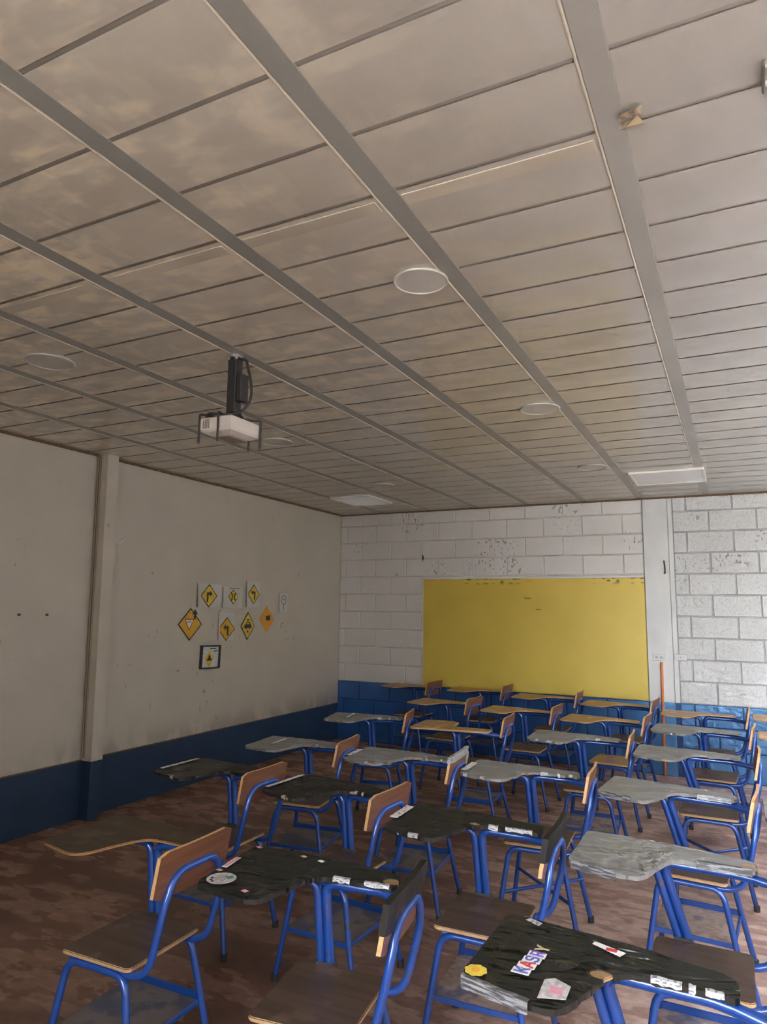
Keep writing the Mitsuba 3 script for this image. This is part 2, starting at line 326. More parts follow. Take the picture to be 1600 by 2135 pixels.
SPK = [((3.301, -5.125), .090, 'round white ceiling disc above the middle of the room, largest of the discs'), ((3.292, -3.466), .105, 'round ceiling disc halfway to the back wall on the right'),
       ((3.268, -1.745), .105, 'round ceiling disc beside the right ceiling lamp'), ((1.49, -3.42), .10, 'round ceiling disc behind the projector'),
       ((1.405, -1.655), .10, 'round ceiling disc next to the left ceiling lamp'), ((1.435, -5.13), .105, 'faint round ceiling disc left of the projector')]
for (x, y), r, lab in SPK:
    t = thing('ceiling_disc', lab, 'ceiling disc')
    rr = trimesh.creation.torus(r, .005, major_sections=40, minor_sections=8); rr.apply_translation((x, y, H - .007))
    add('rim', ply(rr, M_disc, True), t)
    add('plate', ply(cyl(x, y, H - .008, H + .004, r, 40), M_disc), t)
for (x0, x1, y0, y1), lab in zip(TROF, ['rectangular ceiling lamp with a prismatic panel near the back wall on the right', 'rectangular ceiling lamp near the back left corner of the room']):
    t = thing('ceiling_lamp', lab, 'ceiling lamp')
    w = .018
    add('frame', ply(cat(bx(x0, x1, y0, y0 + w, H - .02, H + .004), bx(x0, x1, y1 - w, y1, H - .02, H + .004), bx(x0, x0 + w, y0, y1, H - .02, H + .004), bx(x1 - w, x1, y0, y1, H - .02, H + .004)), M_trimwhite), t)
    g = mikit.ply(bx(x0 + w, x1 - w, y0 + w, y1 - w, H - .014, H - .006, .001), M_diff)
    g['emitter'] = {'type': 'area', 'radiance': {'type': 'rgb', 'value': [.10, .10, .105]}}
    add('diffuser', g, t)
# torn spot and bracket
t = thing('torn_patch', 'small brown torn spot hanging from the grey ceiling', 'torn patch')
for q in range(5):
    c = np.array([4.052, -5.648]) + rng.uniform(-.02, .02, 2)
    pts = np.column_stack([c[0] + rng.uniform(-.022, .022, 7), c[1] + rng.uniform(-.015, .015, 7), H - .006 - rng.uniform(0, .012, 7)])
    add('shred', ply(trimesh.convex.convex_hull(pts), M_nest if q < 4 else M_tan), t)
t = thing('ceiling_bracket', 'small grey metal bracket on the ceiling at the right edge', 'bracket')
add('plate', ply(bx(4.31, 4.40, -5.70, -5.61, H - .02, H - .002, .004), M_metal), t)
add('rail', ply(bx(4.315, 4.40, -5.66, -5.65, H - .034, H - .018, .003), M_plate), t)

# ---------------------------------------------------------------- projector
PX, PY = 2.261, -4.817
t = thing('projector', 'white projector hanging from the ceiling on a black pole', 'projector')
add('ceiling_plate', ply(cat(cyl(PX, PY, H - .016, H - .002, .035, 24), cyl(PX + .02, PY - .02, H - .026, H - .012, .008), cyl(PX - .02, PY - .02, H - .026, H - .012, .008)), M_metal), t)
add('pole', ply(bx(PX - .024, PX + .024, PY - .024, PY + .024, 2.33, H - .016, .004), M_black), t, label='black square pole')
add('power_box', ply(bx(PX + .024, PX + .052, PY - .02, PY + .035, 2.39, 2.515, .004), M_black), t)
add('neck', ply(trimesh.convex.convex_hull(np.array([(PX + a * s, PY + b * s, z) for z, s in ((2.345, .022), (2.30, .045)) for a in (-1, 1) for b in (-1, 1)])), M_black), t)
bz0, bz1 = 2.222, 2.302
hx0, hx1, hy0, hy1 = PX - .080, PX + .085, PY - .115, PY + .085
body = trimesh.convex.convex_hull(np.array([(x, y, z) for z, q in ((bz1, .012), (bz1 - .008, 0), (2.246, 0), (2.236, .006), (bz0, .034)) for x in (hx0 + q, hx1 - q) for y in (hy0 + q, hy1 - q)]))
add('housing', ply(body, M_projw), t, label='white housing')
add('top_plate', ply(bx(PX - .05, PX + .05, PY - .05, PY + .05, bz1 - .004, bz1 + .010, .004), M_projw), t)
vent = [bx(hx0 + .012 + .010 * q, hx0 + .018 + .010 * q, hy0 - .002, hy0 + .004, 2.25, bz1 - .012, .001) for q in range(4)]
for v in vent: add('vent', ply(v, M_grille), t)
add('lens', ply(trimesh.creation.cylinder(.026, .03, sections=28, transform=trimesh.transformations.rotation_matrix(math.pi / 2, [0, 1, 0]) ), M_lens, 40, T4().translate([hx0 - .006, PY + .02, 2.27])), t)
add('underside', ply(bx(hx0 + .045, hx1 - .045, hy0 + .045, hy1 - .045, bz0 - .004, bz0 + .004, .002), M_grille), t)
for a, b in ((-.084, -.119), (.020, -.121), (.091, .080), (.020, .091)):
    q = tube([(PX + a * .35, PY + b * .35, bz1 + .012), (PX + a, PY + b, bz1 + .014), (PX + a, PY + b, bz0 - .025)], .0045, .01, 8)
    tip = trimesh.creation.cone(.007, -.02, sections=8) if False else trimesh.creation.cone(.007, .02, sections=8)
    tip.apply_transform(trimesh.transformations.rotation_matrix(math.pi, [1, 0, 0])); tip.apply_translation((PX + a, PY + b, bz0 - .022))
    add('clamp_hook', ply(cat(q, tip), M_black), t)
add('cable', ply(tube([(PX + .03, PY, H - .02), (PX + .06, PY, H - .03), (PX + .10, PY - .01, 2.47), (PX + .115, PY - .02, 2.38), (PX + .075, PY - .05, 2.315), (PX + .02, PY - .09, 2.312), (PX - .05, PY - .11, 2.318), (PX - .08, PY - .08, 2.31)], .006, .06, 8), M_rubber), t)

# ---------------------------------------------------------------- back wall things
t = thing('yellow_board', 'large yellow painted board on the white block wall', 'board')
add('panel', ply(bx(1.092, 3.425, -.016, -.0015, .665, 1.826, .003), M_board), t)
add('top_trim', ply(bx(1.085, 3.42, -.019, -.0015, 1.826, 1.845, .003), M_trimwhite), t, label='white trim strip along the top edge')
add('side_trim', ply(bx(1.078, 1.091, -.012, -.0015, .665, 1.826, .002), M_trimwhite), t)
def wtext(s, h, x, z, y, m, d=.0008):
    q = meshkit.text_mesh(s, h, d); q.apply_transform(trimesh.transformations.rotation_matrix(math.pi / 2, [1, 0, 0])); q.apply_translation((x, y, z)); return ply(q, m)
add('scribble', wtext('bella', .022, 2.243, 1.615, -.0165, M_edgebrown), t, label='small dark handwriting')
add('scuff', ply(bx(2.36, 2.41, -.0168, -.014, 1.505, 1.511, .0002), M_edgebrown), t)
add('scribble', wtext('A', .040, .735, 1.865, -.004, M_grey), 'wall_back')
add('scribble', wtext('L', .026, .80, 1.85, -.004, M_grey), 'wall_back')
st = tube([(3.545, -.030, 0), (3.552, -.026, 1.03)], .0125, 0, 14)
k = add('wooden_stick', ply(st, M_stick, 40)); tag(k, 'orange wooden stick leaning upright on the white column', 'stick')
t = thing('outlet_plate', 'flat white outlet plate on the column right of the yellow board', 'outlet')
add('plate', ply(bx(3.475, 3.585, -.020, -.010, 1.04, 1.105, .003), M_plate), t)
add('socket', ply(cat(bx(3.498, 3.520, -.0215, -.018, 1.062, 1.084, .002), bx(3.54, 3.562, -.0215, -.018, 1.062, 1.084, .002)), M_concrete), t)
t = thing('junction_box', 'small white box on the block wall beside the column', 'junction box')
add('cover', ply(bx(3.665, 3.778, -.018, -.001, 1.05, 1.11, .004), M_plate), t)
add('screw', ply(trimesh.creation.icosphere(2, .006), M_metal, True, T4().translate([3.72, -.018, 1.08])), t)
k = add('wall_hook', ply(tube([(3.612, -.012, 1.985), (3.612, -.03, 1.985), (3.618, -.03, 1.93), (3.618, -.022, 1.87), (3.606, -.020, 1.865)], .0055, .02, 8), M_black))
tag(k, 'thin black bent wire hook on the white column', 'hook')
k = add('wall_hook', ply(trimesh.convex.convex_hull(np.array([(1.07, -.001, 2.10), (1.085, -.001, 2.10), (1.092, -.001, 2.06), (1.066, -.001, 2.03), (1.075, -.014, 2.07), (1.082, -.012, 2.055)])), M_black))  # dark hole in the blocks, built as a small black lump
tag(k, 'dark hole in the block wall above the left end of the yellow board', 'hook')

# ---------------------------------------------------------------- drawings on the left wall
def sheet(y0, y1, z0, z1, lift=0.0, off=.0012, n=8):
    """paper against the wall, its left edge lifted by LIFT metres"""
    Y, Z = np.meshgrid(np.linspace(y0, y1, n + 1), np.linspace(z0, z1, 3), indexing='ij')
    u = (Y - y0) / (y1 - y0); X = off + lift * np.clip(1 - u * 4, 0, 1) ** 2 * (1 - .6 * (Z - z0) / (z1 - z0))
    a = np.stack([X, Y, Z], -1).reshape(-1, 3); b = a + [.0008, 0, 0]; f = []
    for i in range(n):
        for j in range(2):
            q = i * 3 + j; f += [(q, q + 1, q + 4), (q, q + 4, q + 3)]
    f = np.array(f); N = len(a)
    return trimesh.Trimesh(np.vstack([a, b]), np.vstack([f, f[:, ::-1] + N]), process=False)
def onwall(poly, x, m, d=.0008):
    q = slab(poly, 0, d)                       # polygon in (y, z)
    v = np.array(q.vertices); q.vertices = np.column_stack([v[:, 2] + x, v[:, 0], v[:, 1]])
    q.fix_normals(); return ply(q, m)
def diamond(y, z, a, b): return Polygon([(y, z + b), (y + a, z), (y, z - b), (y - a, z)])
def turn(y, z, s, right):
    p = Polygon([(-.42, -.8), (-.1, -.8), (-.1, .25), (.25, .25), (.25, 0), (.75, .42), (.25, .85), (.25, .58), (-.42, .58)])
    return affinity.translate(affinity.scale(p, (1 if right else -1) * s, s, origin=(0, 0)), y, z)
def sign(name, lab, cy, cz, a, b, col, paper=None, lift=.0, border=M_black):
    t = thing(name, lab, 'sign')
    x = .003
    if paper:
        add('paper', ply(sheet(*paper, lift), M_paper), t, label='white paper sheet')
        x = .0035
    add('border', onwall(diamond(cy, cz, a, b), x, border), t)
    add('face', onwall(diamond(cy, cz, a * .90, b * .90), x + .0009, col), t)
    return t, x + .0018
t, x = sign('turn_sign', 'yellow diamond sign with a black arrow turning right on white paper', -2.311, 1.588, .112, .104, M_yellow, (-2.47, -2.15, 1.485, 1.695), .02)
add('arrow', onwall(turn(-2.315, 1.582, .062, True), x, M_black), t)
t, x = sign('narrow_road_sign', 'small yellow diamond sign with two curved lines, upper row middle paper', -1.973, 1.587, .072, .068, M_yellow, (-2.125, -1.835, 1.482, 1.681), .01)
for s in (-1, 1):
    arc = Point(-1.973 + s * .062, 1.587).buffer(.046).exterior.buffer(.006).intersection(rect(-1.973 - .05, -1.973 + .05, 1.55, 1.625))
    arc = arc.intersection(rect(-2.03, -1.974, 1.5, 1.7) if s < 0 else rect(-1.972, -1.91, 1.5, 1.7))
    add('curve', onwall(arc, x, M_black), t)
add('dash', onwall(unary_union([rect(-1.976, -1.970, 1.555 + .025 * q, 1.567 + .025 * q) for q in range(3)]), x, M_black), t)
add('caption', onwall(rect(-2.03, -1.89, 1.660, 1.670), .0031, M_grey, .0004), t)
t, x = sign('turn_sign', 'yellow diamond sign with a black arrow turning left, upper row at the right', -1.665, 1.617, .094, .096, M_yellow, (-1.79, -1.568, 1.494, 1.74), .02)
add('arrow', onwall(turn(-1.665, 1.612, .055, False), x, M_black), t)
t = thing('round_sign_drawing', 'small narrow paper with a pencil drawn round sign on a post, rightmost on the wall', 'drawing')
add('paper', ply(sheet(-1.24, -1.078, 1.454, 1.64, .01), M_paper), t)
add('outline', onwall(unary_union([Point(-1.155, 1.572).buffer(.048).difference(Point(-1.155, 1.572).buffer(.040)), rect(-1.160, -1.150, 1.47, 1.525), Polygon([(-1.18, 1.57), (-1.13, 1.57), (-1.155, 1.59)])]), .0036, M_grey), t)
t, x = sign('yield_sign', 'large amber diamond sign with a white triangle and a black arrow at its top', -2.535, 1.340, .150, .140, M_amber)
for m, s, dx in ((M_red, .062, 0), (M_trimwhite, .047, .0009)):
    add('triangle', onwall(Polygon([(-2.548 - s, 1.345 + s * .7), (-2.548 + s, 1.345 + s * .7), (-2.548, 1.345 - s * 1.0)]), x + dx, m), t)
add('caption', onwall(rect(-2.573, -2.523, 1.355, 1.364), x + .0018, M_grey), t)
add('arrow', onwall(affinity.translate(unary_union([rect(-.013, .013, -.045, .01), Polygon([(-.036, 0), (.036, 0), (0, .045)])]), -2.482, 1.425), x, M_black), t)
t, x = sign('turn_sign', 'amber diamond sign with a black arrow turning left, lower row middle paper', -2.051, 1.290, .120, .110, M_amber, (-2.168, -1.945, 1.19, 1.44), .008, M_edgebrown)
add('arrow', onwall(turn(-2.051, 1.280, .062, False), x, M_black), t)
t, x = sign('car_sign', 'tall yellow diamond sign with a small black car between two triangles', -1.740, 1.313, .106, .134, M_yellow)
car = unary_union([rect(-.056, .056, -.020, .010), Polygon([(-.036, .010), (-.024, .038), (.028, .038), (.042, .010)]), Point(-.026, -.02).buffer(.011), Point(.026, -.02).buffer(.011)]).difference(unary_union([rect(-.020, .0, .013, .030), rect(.006, .024, .013, .030)]))
add('car', onwall(affinity.translate(car, -1.738, 1.315), x, M_black), t)
for z, s in ((1.378, -1), (1.252, 1)): add('triangle', onwall(Polygon([(-1.758, z), (-1.720, z), (-1.739, z + s * .022)]), x, M_black), t)
t, x = sign('orange_sign', 'plain orange diamond sign with one black block shape at its centre', -1.437, 1.375, .125, .135, M_orange, border=M_orange)
add('block_shape', onwall(Polygon([(-1.455, 1.405), (-1.385, 1.415), (-1.385, 1.375), (-1.398, 1.362), (-1.44, 1.365), (-1.455, 1.38)]), x, M_black), t)
t = thing('framed_sign', 'black framed white picture with a yellow diamond below the other signs', 'picture')
F = (-2.392, -2.14, .948, 1.152)
rot = lambda p: affinity.rotate(p, -1.5, origin=(-2.266, 1.05))
add('frame', onwall(rot(rect(*F)).difference(rot(rect(F[0] + .014, F[1] - .014, F[2] + .012, F[3] - .012))), .001, M_black, .022), t)
add('sheet', onwall(rot(rect(F[0] + .01, F[1] - .01, F[2] + .01, F[3] - .01)), .002, M_white, .006), t)
add('diamond', onwall(diamond(-2.275, 1.035, .058, .072), .0085, M_yellow), t)
add('figure', onwall(unary_union([Point(-2.275, 1.055).buffer(.013), Polygon([(-2.31, 1.018), (-2.24, 1.018), (-2.26, 1.045), (-2.29, 1.045)])]), .0095, M_black), t)
add('caption', onwall(unary_union([rect(-2.27, -2.19, 1.118, 1.126), rect(-2.22, -2.165, 1.095, 1.103)]), .0085, M_black), t)
for (y, z), lab in zip([(-3.941, 1.423), (-4.149, 1.424)], ['dark rusty nail in the left wall nearer to the post', 'dark rusty nail in the left wall farther from the post']):
    k = add('nail', ply(trimesh.creation.icosphere(2, .010), M_edgebrown, True, T4().translate([.002, y, z]).scale([.8, 1.2, .8])))
    tag(k, lab, 'nail')
k = add('paint_flake', ply(trimesh.convex.convex_hull(np.array([(.001, -3.40, 1.96), (.014, -3.34, 1.965), (.02, -3.31, 2.02), (.001, -3.32, 2.01), (.001, -3.38, 1.955)])), M_paper))  # peeling wall paint, built as a small loose flake
tag(k, 'loose paint flake peeling off the left wall beside the boxed post', 'paper')

# ---------------------------------------------------------------- tablet armchairs
# local frame: x forward, y to the sitter's left, z up (v in the notes = -y)
def P(f, v, z): return (f, -v, z)
def bez(a, b, c, d, n=10):
    t = np.linspace(0, 1, n)[:, None]; a, b, c, d = map(np.array, (a, b, c, d))
    return ((1 - t) ** 3 * a + 3 * t * (1 - t) ** 2 * b + 3 * t * t * (1 - t) * c + t ** 3 * d).tolist()
TZ = .682
outline = [(.06, .150)] + bez((.245, .150), (.31, .150), (.318, .10), (.345, .02)) + bez((.345, .02), (.362, -.055), (.375, -.088), (.43, -.083)) \
    + bez((.560, -.054), (.59, -.047), (.604, -.035), (.604, .0)) + bez((.604, .275), (.604, .31), (.596, .319), (.565, .316)) + [(.32, .292), (.08, .247)] + bez((.08, .247), (.05, .243), (.045, .15), (.06, .150), 6)[1:-1]
TPOLY = Polygon([(f, -v) for f, v in outline]).buffer(0)
out2 = [(.05, .150), (.325, .150), (.335, .10), (.345, -.02), (.40, -.07), (.59, -.045), (.604, -.02), (.604, .30), (.59, .319), (.05, .262)]
TPOLY2 = Polygon([(f, -v) for f, v in out2]).buffer(-.006).buffer(.006)
def board(poly, z0, z1, b=.0025):
    return cat(slab(poly.buffer(-b), z1 - b, z1), slab(poly, z0 + b, z1 - b), slab(poly.buffer(-b), z0, z0 + b))
TABLET = board(TPOLY, TZ - .009, TZ); TABLET2 = board(TPOLY2, TZ - .013, TZ)
def cover(seed, torn=(), amp=.0022, poly=TPOLY):
    g = poly.buffer(.0032)
    for f, v, r in torn: g = g.difference(affinity.scale(Point(f, -v).buffer(r, 3), 1.0, .8))
    m = slab(g, TZ - .0105, TZ + .0018)
    v, f = trimesh.remesh.subdivide_to_size(m.vertices, m.faces, .022, max_iter=12)
    wq = meshkit.fbm(v * [4, 4, 0] + seed, 2, seed + 9)[:, None]
    n = meshkit.fbm(v * [5, 17, 0] + seed * 5.3 + wq * 3, 3, seed) - .5
    n2 = meshkit.noise(v * [60, 40, 60] + seed, seed + 4) - .5
    top = v[:, 2] > TZ
    v[:, 2] += np.where(top, (.10 - np.minimum(np.abs(n), .10)) * amp * 9 + n2 * amp * .4, n2 * .009)
    c = np.array(g.centroid.coords[0]); d = v[:, :2] - c; L = np.linalg.norm(d, axis=1, keepdims=True) + 1e-9
    v[:, :2] += np.where(~top[:, None], d / L * (n2[:, None] * .003 + .0005), 0)
    return trimesh.Trimesh(v, f, process=True)
seatp = affinity.translate(rect(.075, .365, -.185, .135), 0, 0).buffer(-.02).buffer(.02, 4)
SEAT = board(seatp, .408, .421)
v = np.array(SEAT.vertices)
def curved_plate(y0, y1, z0, z1, f0, f1, th, bow, grow=0.0, n=10, m=4):
    """backrest: y across, f0 at the bottom, f1 at the top"""
    u = np.linspace(-1, 1, n + 1); w = np.linspace(0, 1, m + 1)
    U, Wd = np.meshgrid(u, w, indexing='ij')
    rc = .10
    y = (y0 + y1) / 2 + U * ((y1 - y0) / 2 + grow)
    z = z0 - grow + Wd * (z1 - z0 + 2 * grow)
    edge = np.clip((np.abs(U) - .86) / .14, 0, 1)
    z = (z0 + z1) / 2 + (z - (z0 + z1) / 2) * (1 - .16 * edge ** 2)
    x = f0 + (f1 - f0) * Wd - bow * (1 - U ** 2)
    a = np.stack([x + th / 2, y, z], -1).reshape(-1, 3); b = np.stack([x - th / 2, y, z], -1).reshape(-1, 3)
    N, f = len(a), []
    for i in range(n):
        for j in range(m):
            q = i * (m + 1) + j
            f += [(q, q + m + 1, q + m + 2), (q, q + m + 2, q + 1), (N + q, N + q + m + 2, N + q + m + 1), (N + q, N + q + 1, N + q + m + 2)]
    rim = [i * (m + 1) for i in range(n + 1)] + [n * (m + 1) + j for j in range(1, m + 1)] + [i * (m + 1) + m for i in range(n - 1, -1, -1)] + [j for j in range(m - 1, 0, -1)]
    for q in range(len(rim)):
        r0, r1 = rim[q], rim[(q + 1) % len(rim)]
        f += [(r0, N + r0, N + r1), (r0, N + r1, r1)]
    mesh = trimesh.Trimesh(np.vstack([a, b]), np.array(f), process=False); mesh.fix_normals(); return mesh
BACK = curved_plate(-.182, .150, .625, .765, -.012, -.034, .013, .008)
BACKCOVER = curved_plate(-.182, .150, .68, .765, -.020, -.034, .018, .008, .003)
BACKWRAP = curved_plate(-.182, .150, .735, .765, -.029, -.034, .018, .008, .003)
BACKSIDE = curved_plate(-.182, -.155, .630, .735, -.017, -.034, .020, .001, .003)
R = .0115
BACKFRAME = tube([P(.33, -.115, .396), P(.02, -.115, .396), P(-.032, -.118, .60), P(-.038, -.08, .695), P(-.038, .11, .695), P(-.032, .150, .60), P(.02, .150, .396), P(.33, .150, .396)], R, .07)
LEGN = tube([P(.395, -.165, .012), P(.335, -.125, .394), P(.095, -.125, .394), P(.015, -.165, .012)], R, .05)
LEGF = tube([P(.395, .200, .012), P(.335, .160, .394), P(.095, .160, .394), P(.015, .200, .012)], R, .05)
def foot(f, v): return cyl(f, -v, 0, .028, .0145, 12)
RP = .0142
def arms(a, b):
    return (tube([P(b, .192, .412), P(a, .186, .654), P(.10, .185, .654), P(-.032, .152, .642)], RP, .040),
            tube([P(b + .0285, .192, .412), P(a + .0285, .186, .654), P(.50, .172, .655)], RP, .040))
ARM1, ARM2 = arms(.285, .266); ARM1L, ARM2L = arms(.335, .262)
CAP = trimesh.convex.convex_hull(np.array([P(f + d, v, z) for z, d in ((.402, 0), (.43, .009)) for f in (.246, .302) for v in (.177, .207)]))
RACK = bx(.06, .37, -.178, .142, .196, .200, .001)
RACKRIM = cat(bx(.06, .37, -.186, -.178, .190, .222, .002), bx(.06, .37, .142, .150, .190, .208, .002), bx(.055, .063, -.18, .145, .19, .206, .002))
BR1 = tube([P(.365, -.145, .20), P(.045, .180, .20)], .008, 0, 10); BR2 = tube([P(.365, .180, .205), P(.045, -.145, .19)], .008, 0, 10)
def lib(mesh, m, s=False): return (mikit.ply(mesh, m, s), mikit.ply(mirror(mesh), m, s))
L = dict(seat=lib(SEAT, M_seat), seat2=lib(SEAT, M_seatlight), back=lib(BACK, M_back, 40), backcover=lib(BACKCOVER, M_plastic, 40), backwrap=lib(BACKWRAP, M_tape, 40), backside=lib(BACKSIDE, M_tape, 40),
         frame=lib(BACKFRAME, M_blue, 50), legn=lib(LEGN, M_blue, 50), legf=lib(LEGF, M_blue, 50), arm1=lib(ARM1, M_blue, 50), arm2=lib(ARM2, M_blue, 50), arm1l=lib(ARM1L, M_blue, 50), arm2l=lib(ARM2L, M_blue, 50), cap=lib(CAP, M_rubber),
         rack=lib(RACK, M_rack), rackd=lib(RACK, M_rackshaded), rim=lib(RACKRIM, M_blue), br1=lib(BR1, M_blue, 50), br2=lib(BR2, M_blue, 50),
         tab=lib(TABLET, M_tab), tabd=lib(TABLET2, M_tab), tabk=lib(TABLET, M_tabdark),
         foot=[lib(foot(f, v), M_rubber) for v in (-.165, .200) for f in (.395, .015)])
CM = [cover(1, [(.325, .11, .028)]), cover(2, [(.30, .15, .022), (.17, .15, .012)]), cover(3, [(.07, .19, .03)], .003), cover(4, [(.43, -.083, .014), (.24, .15, .016)], .0035)]
COV = {c + g: lib(q, m) for c, q in zip('abcd', CM) for g, m in (('', M_plastic), ('g', M_plasticsheen))}
def edge_strip(f0, v0, f1, v1, hgt, seed, z=TZ, lip=.012):
    """a ragged strip of tape folded over the rim of the tablet between two points of its outline"""
    r = np.random.default_rng(seed); n = max(3, int(math.hypot(f1 - f0, v1 - v0) / .012))
    d = np.array([f1 - f0, v1 - v0]); d = d / np.linalg.norm(d); nor = np.array([d[1], -d[0]])
    if nor[1] > 0 and abs(d[0]) > .5: nor = -nor
    if abs(d[0]) <= .5 and nor[0] < 0: nor = -nor
    pts, f = [], []
    for i in range(n + 1):
        q = np.array([f0, v0]) + np.array([f1 - f0, v1 - v0]) * i / n
        e = q + nor * .0050
        a = q - nor * lip * r.uniform(.1, .6)
        pts += [P(a[0], a[1], z + .0080), P(e[0], e[1], z + .0062), P(e[0] + nor[0] * .002, e[1] + nor[1] * .002, z - hgt * (r.uniform(.70, .85) if hgt > .0175 else r.uniform(.2, .75)))]
    for i in range(n):
        for j in range(2):
            q = 3 * i + j; f += [(q, q + 3, q + 4), (q, q + 4, q + 1)]
    m = trimesh.Trimesh(np.array(pts), np.array(f), process=False)
    b = trimesh.Trimesh(m.vertices + [0, 0, -.0006], m.faces[:, ::-1], process=False)
    return cat(m, b)
NEAR = [(.60, -.046), (.43, -.083)]; ARMN = [(.245, .150), (.06, .150)]
def lerp(seg, t): return tuple(np.array(seg[0]) * (1 - t) + np.array(seg[1]) * t)
def flat(poly_fv, z, m, d=.0008): return ply_local(slab(affinity.scale(poly_fv, 1, -1, origin=(0, 0)), z, z + d), m)
def ply_local(mesh, m): return (mikit.ply(mesh, m), None)
strip_cache = {}
def chair(x, y, a, label, group, top='wood', seat='seat', under='rack', left=False, back=None, tapes=(), strip=None, seedc=0, light=False):
    t = thing('tablet_armchair', label, 'chair', group)
    tf = T4().translate([x, y, 0]).rotate([0, 0, 1], 180 + math.degrees(a))
    s = 1 if left else 0
    put = lambda name, L_, lab=None, par=None: add(name, at(L_[s], tf), par or t, lab)
    put('seat', L[seat]); b = put('backrest', L['back'])
    if back: put('backrest_cover', L['backcover' if back == 'black' else 'backwrap'], 'black tape over the top of the backrest' if back == 'black' else 'torn white tape over the backrest', b)
    if back == 'white': put('backrest_cover', L['backside'], 'torn white tape over the backrest edge', b)
    put('back_frame', L['frame']); l1 = put('leg_frame', L['legn']); l2 = put('leg_frame', L['legf'])
    for q in range(4): put('rubber_foot', L['foot'][q], None, l1 if q < 2 else l2)
    q = 'l' if x > 4 and y < -2 else ''
    put('arm_tube', L['arm1' + q]); put('arm_tube', L['arm2' + q]); put('end_cap', L['cap'])
    if under == 'rack':
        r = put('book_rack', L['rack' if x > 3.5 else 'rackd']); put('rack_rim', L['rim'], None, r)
    else:
        put('cross_brace', L['br1']); put('cross_brace', L['br2'])
    tb = put('tablet', L['tabd' if left else 'tabk' if top == 'dark' else 'tab'])
    if top not in ('wood', 'dark'):
        put('tablet_cover', COV[top], 'glossy black plastic taped over the tablet', tb)
    for seg, t0, t1, hg, sd in tapes:
        mt = M_foldsheen if hg > .0175 else M_tape
        key = (id(seg), t0, t1, hg, sd)
        if key not in strip_cache: strip_cache[key] = mikit.ply(edge_strip(*lerp(seg, t0), *lerp(seg, t1), hg, sd), mt)
        add('tape_strip', at(strip_cache[key], tf), tb, 'folded plastic with grey sheen painted in along the tablet rim' if hg > .0175 else 'ragged white tape on the tablet rim')
    if strip:
        f0, v0, v1, w = strip
        add('paper_label', at(flat(Polygon([(f0, v0), (f0 + w, v0 + .004), (f0 + w, v1), (f0, v1 - .004)]), TZ + .0085, M_label)[0], tf), tb, 'white printed paper strip')
    return t, tb, tf
FR = [(.618, .0), (.618, .27)]
T_A = [(NEAR, .0, .95, .024, 1), (ARMN, .10, .45, .012, 2), (ARMN, .52, .60, .016, 13), (ARMN, .7, .9, .010, 3)]
T_B = [(NEAR, .35, .45, .012, 4), (NEAR, .8, 1.0, .012, 14), (ARMN, .25, .40, .012, 5)]
T_C = [(NEAR, .12, .25, .013, 6), (NEAR, .65, .8, .010, 7), (ARMN, .05, .25, .016, 8), (ARMN, .5, .58, .017, 9), (ARMN, .8, .9, .010, 15)]
T_D = [(NEAR, .85, 1.0, .014, 10), (ARMN, .1, .18, .010, 16), (ARMN, .3, .36, .013, 11), (ARMN, .75, .82, .014, 12)]
GA, GB, GC, GD, GE, GF = ('chairs in the row nearest the camera', 'chairs in the second row', 'chairs in the third row', 'chairs in the fourth row', 'chairs in the fifth row', 'chairs along the back wall')
A1 = chair(4.218, -5.55, -.013, 'blue armchair with black top bearing a yellow flower sticker, nearest at the bottom right', None, 'a', back='black', tapes=T_A)
A2 = chair(3.337, -5.361, .119, 'blue armchair with black top bearing a round white sticker, in front at the centre', None, 'c', back='black', under='brace', tapes=[(ARMN, .0, .30, .012, 21), (ARMN, .55, .98, .008, 22)])
A3 = chair(2.613, -5.381, .02, 'blue armchair with bare dark wooden top and reddish backrest, in front at the far left', None, 'dark')
chair(4.275, -4.70, .0, 'blue armchair with wrinkled grey shining top, right end of the second row', GB, 'cg', tapes=[(NEAR, .05, .9, .024, 31), (ARMN, .1, .97, .020, 32)])
chair(3.578, -4.662, .032, 'blue armchair with black top and black taped backrest, second row at the centre', GB, 'b', back='black', tapes=[(NEAR, .7, .95, .012, 41), (ARMN, .0, .2, .016, 42), (ARMN, .35, .9, .010, 43)], strip=(.585, .06, .24, .035))
chair(2.87, -4.511, -.061, 'blue armchair with long white lettered strip on a dark top, backrest with an orange edge', GB, 'd', tapes=T_D, strip=(.588, -.01, .27, .022))
chair(2.20, -4.46, -.013, 'blue armchair with dark top nearest the blue dado, left end of the second row', GB, 'c', tapes=T_D[:1], strip=(.588, .0, .27, .022))
chair(4.203, -3.79, -.074, 'blue armchair with shining yellowish grey top, rightmost whole one in third row', GC, 'bg', tapes=[(NEAR, .1, .9, .019, 51), (ARMN, .2, .95, .018, 52)])
chair(3.527, -3.688, .06, 'blue armchair with grey shining top and white label at its front corner, third row middle', GC, 'ag', under='brace', tapes=T_C, strip=(.575, .0, .20, .035))
chair(2.85, -3.675, .087, 'blue armchair with covered top and torn white tape on its backrest, third row', GC, 'dg', back='white', tapes=T_D, strip=(.585, .02, .2, .03))
chair(2.175, -3.645, .132, 'blue armchair with dull covered top and short pale strip, left end of third row', GC, 'cg', tapes=T_D[1:2], strip=(.46, .05, .24, .02))
chair(4.238, -2.793, .004, 'blue armchair with wrinkled grey top in the fourth row beside the orange wooden stick', GD, 'dg', under='brace')
chair(3.564, -2.578, .044, 'blue armchair with covered top below the yellow board, right of the left-handed chair', GD, 'bg', tapes=T_B)
chair(2.711, -2.281, .054, 'left-handed blue armchair with bare wooden top, its arm on the side nearer the camera', GD, 'wood', left=True)
